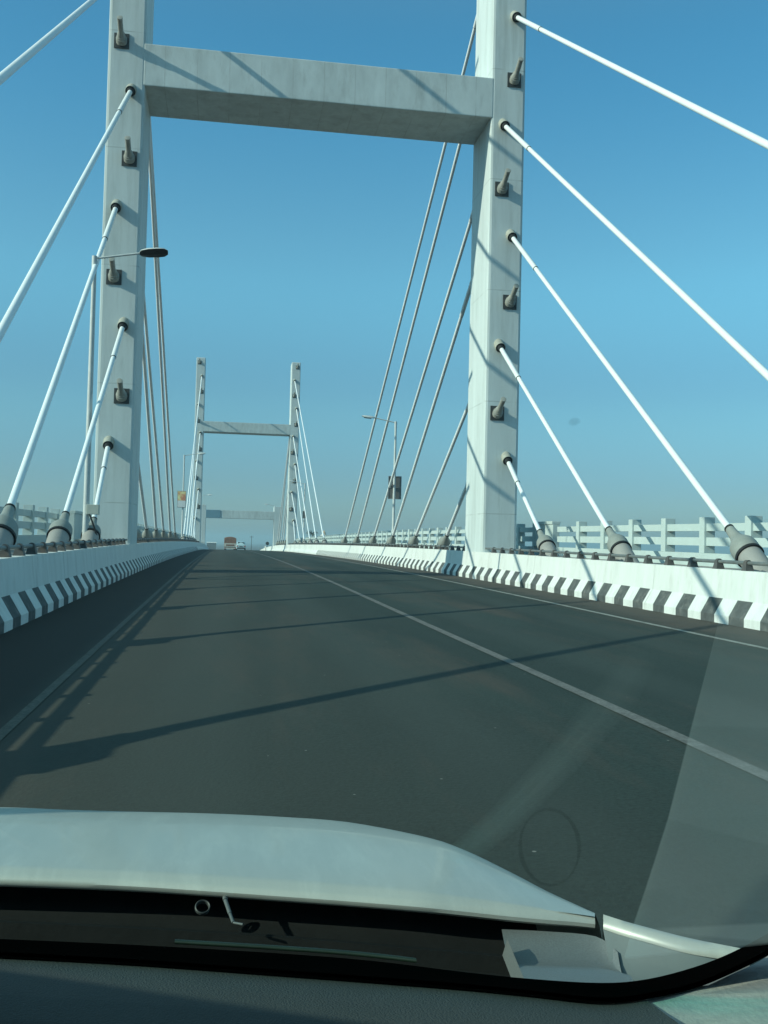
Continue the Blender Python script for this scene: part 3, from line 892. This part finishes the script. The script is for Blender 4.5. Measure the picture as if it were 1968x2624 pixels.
# the half of the bonnet outside the picture
HOOD_REAR = [(-1.17, 1.28, .775), (-1.0, 1.40, .79), (-.78, 1.475, .80)] + HOOD_REAR
HOOD_CREASE = [(-1.18, 1.31, .778), (-1.01, 1.43, .796), (-.79, 1.505, .806)] + HOOD_CREASE
HOOD_SIL = [(-1.22, 1.60, .70), (-1.16, 1.95, .69), (-1.02, 2.14, .69)] + HOOD_SIL
FENDER_TOP = [(0.499, 1.251, 0.785), (0.518, 1.225, 0.785), (0.539, 1.202, 0.785), (0.561, 1.183, 0.784), (0.583, 1.166, 0.783), (0.609, 1.148, 0.782), (0.637, 1.134, 0.78)]
FENDER_LOW = [(0.491, 1.23, 0.782), (0.51, 1.205, 0.782), (0.53, 1.183, 0.782), (0.551, 1.163, 0.781), (0.573, 1.147, 0.78), (0.602, 1.133, 0.779), (0.629, 1.119, 0.778)]
GLASS_BASE = [(-0.394, 1.243, 0.8), (-0.236, 1.21, 0.8), (-0.08, 1.177, 0.8), (0.074, 1.139, 0.8), (0.174, 1.109, 0.8), (0.269, 1.07, 0.8), (0.339, 1.045, 0.8), (0.41, 1.028, 0.8), (0.463, 1.032, 0.8), (0.528, 1.056, 0.8), (0.571, 1.054, 0.815), (0.607, 1.041, 0.84), (0.623, 1.013, 0.87)]
FRIT_LOW = [(-0.377, 1.191, 0.805), (-0.226, 1.16, 0.805), (-0.076, 1.125, 0.805), (0.071, 1.084, 0.805), (0.167, 1.057, 0.805), (0.26, 1.03, 0.805), (0.327, 1.007, 0.805), (0.393, 0.984, 0.805), (0.444, 0.989, 0.805), (0.504, 1.007, 0.805), (0.544, 1.004, 0.82), (0.575, 0.986, 0.845), (0.588, 0.956, 0.875)]
TRIM_TOP = [(0.398, 0.991, 0.8), (0.448, 0.998, 0.8), (0.503, 1.008, 0.802), (0.561, 1.036, 0.805), (0.619, 1.062, 0.812), (0.759, 1.154, 0.825)]
TRIM_LOW = [(0.398, 0.943, 0.8), (0.413, 0.898, 0.8), (0.448, 0.894, 0.8), (0.481, 0.87, 0.81), (0.528, 0.871, 0.815), (0.665, 0.932, 0.82)]

def slab(mb, pts, th):
    pts = V3(pts); nrm = (pts[1]-pts[0]).cross(pts[2]-pts[0]).normalized()*th
    n_ = len(pts)
    mb.add(pts + [p + nrm for p in pts], [tuple(range(n_)), tuple(range(2*n_-1, n_-1, -1))] + [(i, (i+1) % n_, n_+(i+1) % n_, n_+i) for i in range(n_)])

car = thing('car', 'silver car in the foreground, its bonnet and dashboard seen from the seat', 'car', (-.35, .6, 0))
def V3(l): return [Vector(p) for p in l]
def resample(l, n_):
    """smooth curve through the points, n_ samples per span (Catmull-Rom)"""
    l = V3(l); out = []
    for i in range(len(l) - 1):
        p0, p1, p2, p3 = l[max(i-1, 0)], l[i], l[i+1], l[min(i+2, len(l)-1)]
        for j in range(n_):
            t = j/n_
            out.append(.5*((2*p1) + (p2-p0)*t + (2*p0-5*p1+4*p2-p3)*t*t + (3*p1-p0-3*p2+p3)*t**3))
    return out + [l[-1]]
def to_centre(p, k):      # outward from the middle of the car
    d = Vector((p.x + .35, max(p.y - 1.3, .05), 0)).normalized()
    return p + d*k
rear, crease, sil = resample(HOOD_REAR, 4), resample(HOOD_CREASE, 4), resample(HOOD_SIL, 4)
rows = []
UP = Vector((0, 0, 1))
under = []
for i in range(len(rear)):
    r0, c0, s0 = rear[i], crease[i], sil[i]
    f = c0 - r0; f.z = 0; f.normalize()
    ret = min(.06, .4*(s0 - r0).length)
    col = [r0 + f*ret - UP*.02, r0 + f*.006 - UP*.016, r0 + f*.001 - UP*.012, r0 - UP*.007, r0 + f*.003 - UP*.002, r0 + f*.008]
    col += [r0.lerp(c0, .6) + UP*.001, c0]
    span = (s0 - c0)
    for u in (.12, .28, .45, .62, .78, .90, 1.0):
        col.append(c0 + span*u + UP*(.028*math.sin(math.pi*u)*min(1, span.length/.5)))
    k = min(1, span.length/.4) 
    q = min(1, span.length/.12)
    col += [to_centre(s0, .02*k + .001*q) - UP*(.012*k + .006*q + .002), to_centre(s0, .07*k + .004*q) - UP*(.05*k + .03*q + .004), to_centre(s0, .13*k + .006*q) - UP*(.13*k + .09*q + .006), to_centre(s0, .16*k + .008*q) - UP*(.34*k + .25*q + .01)]
    rows.append(col)
mb = MB(); mb.grid(rows); mb.build('bonnet', M['silver'], car, 40)

ft, fl = resample(FENDER_TOP, 4), resample(FENDER_LOW, 4)
rows = []
for a, b in zip(ft, fl):
    o_ = (a - b); o_.z = 0; o_.normalize()
    rows.append([b - UP*.004 + o_*.004, b - UP*.003, b, b.lerp(a, .25) + UP*.006, b.lerp(a, .7) + UP*.008, a + UP*.004, a + o_*.012 - UP*.004, a + o_*.03 - UP*.05, a + o_*.05 - UP*.2, a + o_*.055 - UP*.5])
mb = MB(); mb.grid(rows); mb.build('fender', M['silver'], car, 50)
# silver inner panel that closes the gutter beside the hinge
ip = V3([(0.372, 1.285, .772), (0.43, 1.272, .772), (0.487, 1.249, .772), (0.497, 1.20, .770)])
low = V3([(0.35, 1.10, .772), (0.405, 1.09, .772), (0.452, 1.084, .772), (0.47, 1.08, .774)])
mb = MB()
mb.grid([[a.lerp(b, u) - UP*(.05*math.sin(math.pi*min(u*1.4, 1))*.4) for a, b in zip(resample(ip, 4), resample(low, 4))] for u in np.linspace(.06, 1, 9)])
mb.grid([[a.lerp(low[0], u) + Vector((-.006*w, 0, -.02*w)) for w in (0, 1)] for a in (ip[0],) for u in np.linspace(.3, 1, 5)])
mb.build('inner_fender', M['silver_dull'], car, 40)
mb = MB()
a_, b_ = [Vector(p) - UP*.0035 for p in (FENDER_LOW[0], FENDER_LOW[2], FENDER_LOW[4], FENDER_LOW[6])], V3([(0.465, 1.075, .772), (0.50, 1.07, .772), (0.55, 1.07, .775), (0.60, 1.06, .78)])
mb.grid([[p.lerp(q, u) - UP*.035*math.sin(math.pi*u) for p, q in zip(resample(a_, 4), resample(b_, 4))] for u in np.linspace(0, 1, 8)])
mb.build('fender_gutter', M['gutter'], car, 40)
# black cowl between bonnet and glass
gb, fl_ = resample(GLASS_BASE, 4), resample(FRIT_LOW, 4)
cw_a = V3([(-1.0, 1.47, .765), (-.55, 1.56, .765), (-.28, 1.51, .765), (-.1, 1.47, .765), (.09, 1.42, .765), (.26, 1.365, .765), (.37, 1.34, .762), (.43, 1.32, .76)])
cw_b = V3([(-.95, 1.20, .79), (-.394, 1.243, .797), (-.236, 1.21, .797), (-.08, 1.177, .797), (.074, 1.139, .797), (.2, 1.10, .797), (.30, 1.06, .797), (.41, 1.028, .797)])
mb = MB()
ca, cb = resample(cw_a, 5), resample(cw_b, 5)
mb.grid([[p.lerp(q, u) - UP*(.055*math.sin(math.pi*u)**.7) for p, q in zip(ca, cb)] for u in np.linspace(0, 1, 12)])
cowl = mb.build('cowl', M['cowl'], car, 50); cowl['base'] = (0, 0, 0)
mb = MB()       # raised ledge and a grille lip in the cowl
rows = []
for p, q in zip(ca, cb):
    c_ = p.lerp(q, .30); e_ = p.lerp(q, .34)
    rows.append([c_ - UP*.05, c_ - UP*.028, e_ - UP*.028, e_ - UP*.06])
mb.grid(rows)
lg = mb.build('cowl_ledge', M['cowl'], None, 40); lg.parent = cowl; lg.location = (0, 0, 0)
# wiper spindle and its arm stub
mb = MB()
cpos = Vector((-.012, 1.375, .768))
axw = Vector((.05, -.62, .78)).normalized()
mb.lathe(cpos, axw, [(.004, .0102), (.008, .0102), (.009, .0092), (.008, .0082), (.002, .0080)], 22, caps=False)
mb.build('wiper_spindle', M['spindle'], car, 40)
mb = MB()
pts = [(0.017, 1.375, .787), (.018, 1.362, .784), (.024, 1.335, .776), (.028, 1.315, .772), (.040, 1.308, .772)]
for (a, b), r in zip(zip(pts[:-1], pts[1:]), (.0035, .0028, .0022, .0016)): mb.tube(a, b, r, 10)
mb.build('washer_nozzle', M['wiper'], car, 40)
# black edge band of the windscreen
gb2 = V3([(-1.0, 1.20, .80)]) + gb; fb2 = V3([(-.97, 1.14, .805)]) + fl_
mb = MB()
mb.grid([[p + UP*.002, q + UP*.002] for p, q in zip(gb2, fb2)])
mb.grid([[p - UP*.004, q - UP*.004] for p, q in zip(gb2, fb2)])
mb.build('windscreen_border', M['frit'], car, 60)
# green edge of the glass showing along part of its foot
mb = MB()
ge = gb2[10:20]
rows = []
for p in ge:
    rows.append([p + Vector((0, .010 + .0035*math.cos(w), .004 + .0025*math.sin(w))) for w in np.linspace(0, 2*math.pi, 9)])
mb.grid(rows)
mb.build('glass_edge', M['glass_edge'], car, 60)
# unseen panel added to cut the sunlight off most of the dashboard
mb = MB(); slab(mb, [(-1.06, 1.333, .93), (-1.06, .545, 1.55), (-1.06, -1.2, 1.55), (-1.06, -1.2, .93)], .004)
mb.build('added_sun_blocker', M['shade'], car)
# dashboard
mb = MB(); rows = []
d_top = V3([(-1.0, 1.16, .796)]) + [p - UP*.006 for p in resample(FRIT_LOW[:9], 4)]
for p in d_top:
    q = Vector((p.x*.96 - .02, p.y, p.z))
    rows.append([p + Vector((0, .05, -.01)), p, p + Vector((0, -.03, .004)), p + Vector((0, -.07, .010)), p + Vector((-.005, -.11, .012)), p + Vector((-.01, -.15, .008)),
                 p + Vector((-.01, -.19, -.006)), p + Vector((-.01, -.30, -.03)), p + Vector((-.01, -.45, -.06)), p + Vector((-.01, -.52, -.14)), p + Vector((-.01, -.52, -.4))])
mb.grid(rows); mb.build('dashboard', M['dash'], car, 50)
# grey trim at the foot of the right windscreen pillar
tt, tl = resample(TRIM_TOP, 5), resample(TRIM_LOW, 5)
mb = MB()
mb.grid([[a - UP*.004, a.lerp(b, .3) - UP*.004, a.lerp(b, .65) - UP*.006, b - UP*.01, b - UP*.08 - Vector((0, .03, 0))] for a, b in zip(tt, tl)])
mb.build('pillar_trim', M['trim'], car, 60)
# roof, pillars and left door of the car around the camera (they shade the dashboard)
mb = MB()
slab(mb, [(-.95, .02, 1.56), (.32, .02, 1.56), (.34, -2.1, 1.54), (-.97, -2.1, 1.54)], .04)
mb.build('roof', M['silver'], car, bevel=.01)
for nm, pts in (('pillar', [(-1.09, 1.10, .84), (-.95, .04, 1.55)]), ('pillar', [(.82, 1.10, .80), (.62, .04, 1.55)])):
    mb = MB(); mb.tube(pts[0], pts[1], .03, 12); mb.build(nm, M['silver'], car, 50)
for x_ in (-1.14, .54):
    mb = MB(); mb.box(x_ - .03, x_ + .03, -1.3, .62 if x_ > 0 else 1.05, .25, .93); mb.build('door', M['silver'], car, bevel=.01)

# the windscreen: one thin pane of green-tinted glass, from the cowl up to the roof edge
def glass_material():
    m = bpy.data.materials.new('tinted_glass_body')
    m.use_nodes = True
    nt = m.node_tree
    nt.nodes.remove(nt.nodes['Principled BSDF'])
    v = nt.nodes.new('ShaderNodeVolumeAbsorption')
    v.inputs['Color'].default_value = (0.68, 0.985, 0.955, 1)
    v.inputs['Density'].default_value = 32.0
    nt.links.new(v.outputs[0], nt.nodes['Material Output'].inputs['Volume'])
    return m
M['glass'] = glass_material()
base = V3([(-1.02, 1.21, .803)] + GLASS_BASE)
mb = MB()
head = [Vector((-.93 + 1.24*i/(len(base)-1), .06 + .04*math.sin(math.pi*i/(len(base)-1)), 1.565)) for i in range(len(base))]
nrm = Vector((0, -.55, -.84)).normalized()*.006
n_ = len(base)
lay = []
for off in (Vector((0, 0, 0)), nrm):
    lay.append([[p.lerp(q, u) + Vector((0, .10, .06))*math.sin(math.pi*u)*.6 + off for p, q in zip(base, head)] for u in np.linspace(0, 1, 11)])
mb.grid(lay[0]); mb.grid(lay[1])
for k in range(10):
    for i in (0, n_-1):
        mb.add([lay[0][k][i], lay[0][k+1][i], lay[1][k+1][i], lay[1][k][i]], [(0, 1, 2, 3)])
for i in range(n_-1):
    for k in (0, 10):
        mb.add([lay[0][k][i], lay[0][k][i+1], lay[1][k][i+1], lay[1][k][i]], [(0, 1, 2, 3)])
bm = bmesh.new()
ws = mb.build('windscreen', M['glass'], car)
bm.from_mesh(ws.data); bmesh.ops.remove_doubles(bm, verts=bm.verts, dist=1e-5); bmesh.ops.recalc_face_normals(bm, faces=bm.faces)
bm.to_mesh(ws.data); bm.free()

# pale scattering layer standing in for a reflection in the glass, thinning out upwards
def veil_material():
    m = bpy.data.materials.new('reflection_veil')
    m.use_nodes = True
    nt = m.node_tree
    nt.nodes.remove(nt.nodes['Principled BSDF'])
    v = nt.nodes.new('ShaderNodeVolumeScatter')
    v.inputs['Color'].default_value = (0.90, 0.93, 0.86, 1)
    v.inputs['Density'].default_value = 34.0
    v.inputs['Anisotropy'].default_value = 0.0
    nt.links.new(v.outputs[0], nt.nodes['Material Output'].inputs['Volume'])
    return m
M['veil'] = veil_material()
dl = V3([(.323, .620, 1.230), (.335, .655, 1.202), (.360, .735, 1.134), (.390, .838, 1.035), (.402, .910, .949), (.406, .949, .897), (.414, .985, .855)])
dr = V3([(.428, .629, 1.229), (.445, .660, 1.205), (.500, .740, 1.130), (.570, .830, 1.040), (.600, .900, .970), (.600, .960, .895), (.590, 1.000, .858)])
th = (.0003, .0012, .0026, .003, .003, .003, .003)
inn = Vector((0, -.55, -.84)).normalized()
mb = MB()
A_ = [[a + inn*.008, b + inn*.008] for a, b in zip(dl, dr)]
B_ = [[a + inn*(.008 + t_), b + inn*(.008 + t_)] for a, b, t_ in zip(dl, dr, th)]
mb.grid(A_); mb.grid(B_)
for k in range(6):
    for i in (0, 1):
        mb.add([A_[k][i], A_[k+1][i], B_[k+1][i], B_[k][i]], [(0, 1, 2, 3)])
for k in (0, 6):
    mb.add([A_[k][0], A_[k][1], B_[k][1], B_[k][0]], [(0, 1, 2, 3)])
ds = mb.build('reflection_veil', M['veil'], car)
bm = bmesh.new(); bm.from_mesh(ds.data); bmesh.ops.remove_doubles(bm, verts=bm.verts, dist=1e-6); bmesh.ops.recalc_face_normals(bm, faces=bm.faces)
bm.to_mesh(ds.data); bm.free()

# the mark a suction cup left on the glass: a faint ring of grime
def grime_material():
    m = bpy.data.materials.new('suction_ring_grime')
    m.use_nodes = True
    nt = m.node_tree
    nt.nodes.remove(nt.nodes['Principled BSDF'])
    v = nt.nodes.new('ShaderNodeVolumeAbsorption')
    v.inputs['Color'].default_value = (0.05, 0.06, 0.06, 1)
    v.inputs['Density'].default_value = 75.0
    nt.links.new(v.outputs[0], nt.nodes['Material Output'].inputs['Volume'])
    return m
M['grime'] = grime_material()
rc = Vector((.286, .845, 1.009)) + inn*.009
mb = MB(); rr = []
for k in range(41):
    w = 2*math.pi*k/40
    rad = Vector((.027, .0015, -.002))*math.cos(w) + Vector((-.015, -.0415, .045))*math.sin(w)
    ou = rad.normalized()
    rr.append([rc + rad + ou*.0022*math.cos(a)*(1 + .3*math.sin(w*2)) + inn*.0009*math.sin(a) for a in np.linspace(0, 2*math.pi, 9)])
mb.grid(rr)
rg = mb.build('suction_mark', M['grime'], car)
bm = bmesh.new(); bm.from_mesh(rg.data); bmesh.ops.remove_doubles(bm, verts=bm.verts, dist=1e-6); bmesh.ops.recalc_face_normals(bm, faces=bm.faces)
bm.to_mesh(rg.data); bm.free()

# a fainter pale strip imitating a second reflection across the glass
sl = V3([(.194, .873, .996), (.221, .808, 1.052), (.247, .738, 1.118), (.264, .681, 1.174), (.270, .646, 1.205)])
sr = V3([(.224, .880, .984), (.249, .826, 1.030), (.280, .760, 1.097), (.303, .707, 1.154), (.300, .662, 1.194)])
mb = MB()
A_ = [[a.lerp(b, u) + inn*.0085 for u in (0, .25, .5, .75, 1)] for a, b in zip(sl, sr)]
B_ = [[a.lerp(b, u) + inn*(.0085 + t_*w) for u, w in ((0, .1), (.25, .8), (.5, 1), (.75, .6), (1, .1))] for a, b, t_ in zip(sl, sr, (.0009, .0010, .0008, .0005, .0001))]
mb.grid(A_); mb.grid(B_)
for k in range(4):
    for i in (0, 4):
        mb.add([A_[k][i], A_[k+1][i], B_[k+1][i], B_[k][i]], [(0, 1, 2, 3)])
    for q in (0, 4):
        mb.add([A_[q][k], A_[q][k+1], B_[q][k+1], B_[q][k]], [(0, 1, 2, 3)])
dm = mb.build('reflection_streak', M['veil'], car)
bm = bmesh.new(); bm.from_mesh(dm.data); bmesh.ops.remove_doubles(bm, verts=bm.verts, dist=1e-6); bmesh.ops.recalc_face_normals(bm, faces=bm.faces)
bm.to_mesh(dm.data); bm.free()

mb = MB(); mb.lathe(Vector((.171, .478, 1.324)), inn, [(0, .0008), (.0004, .0026), (.0010, .0034), (.0016, .0026), (.002, .0008)], 12)
mb.build('dirt_speck', M['grime'], car, 60)
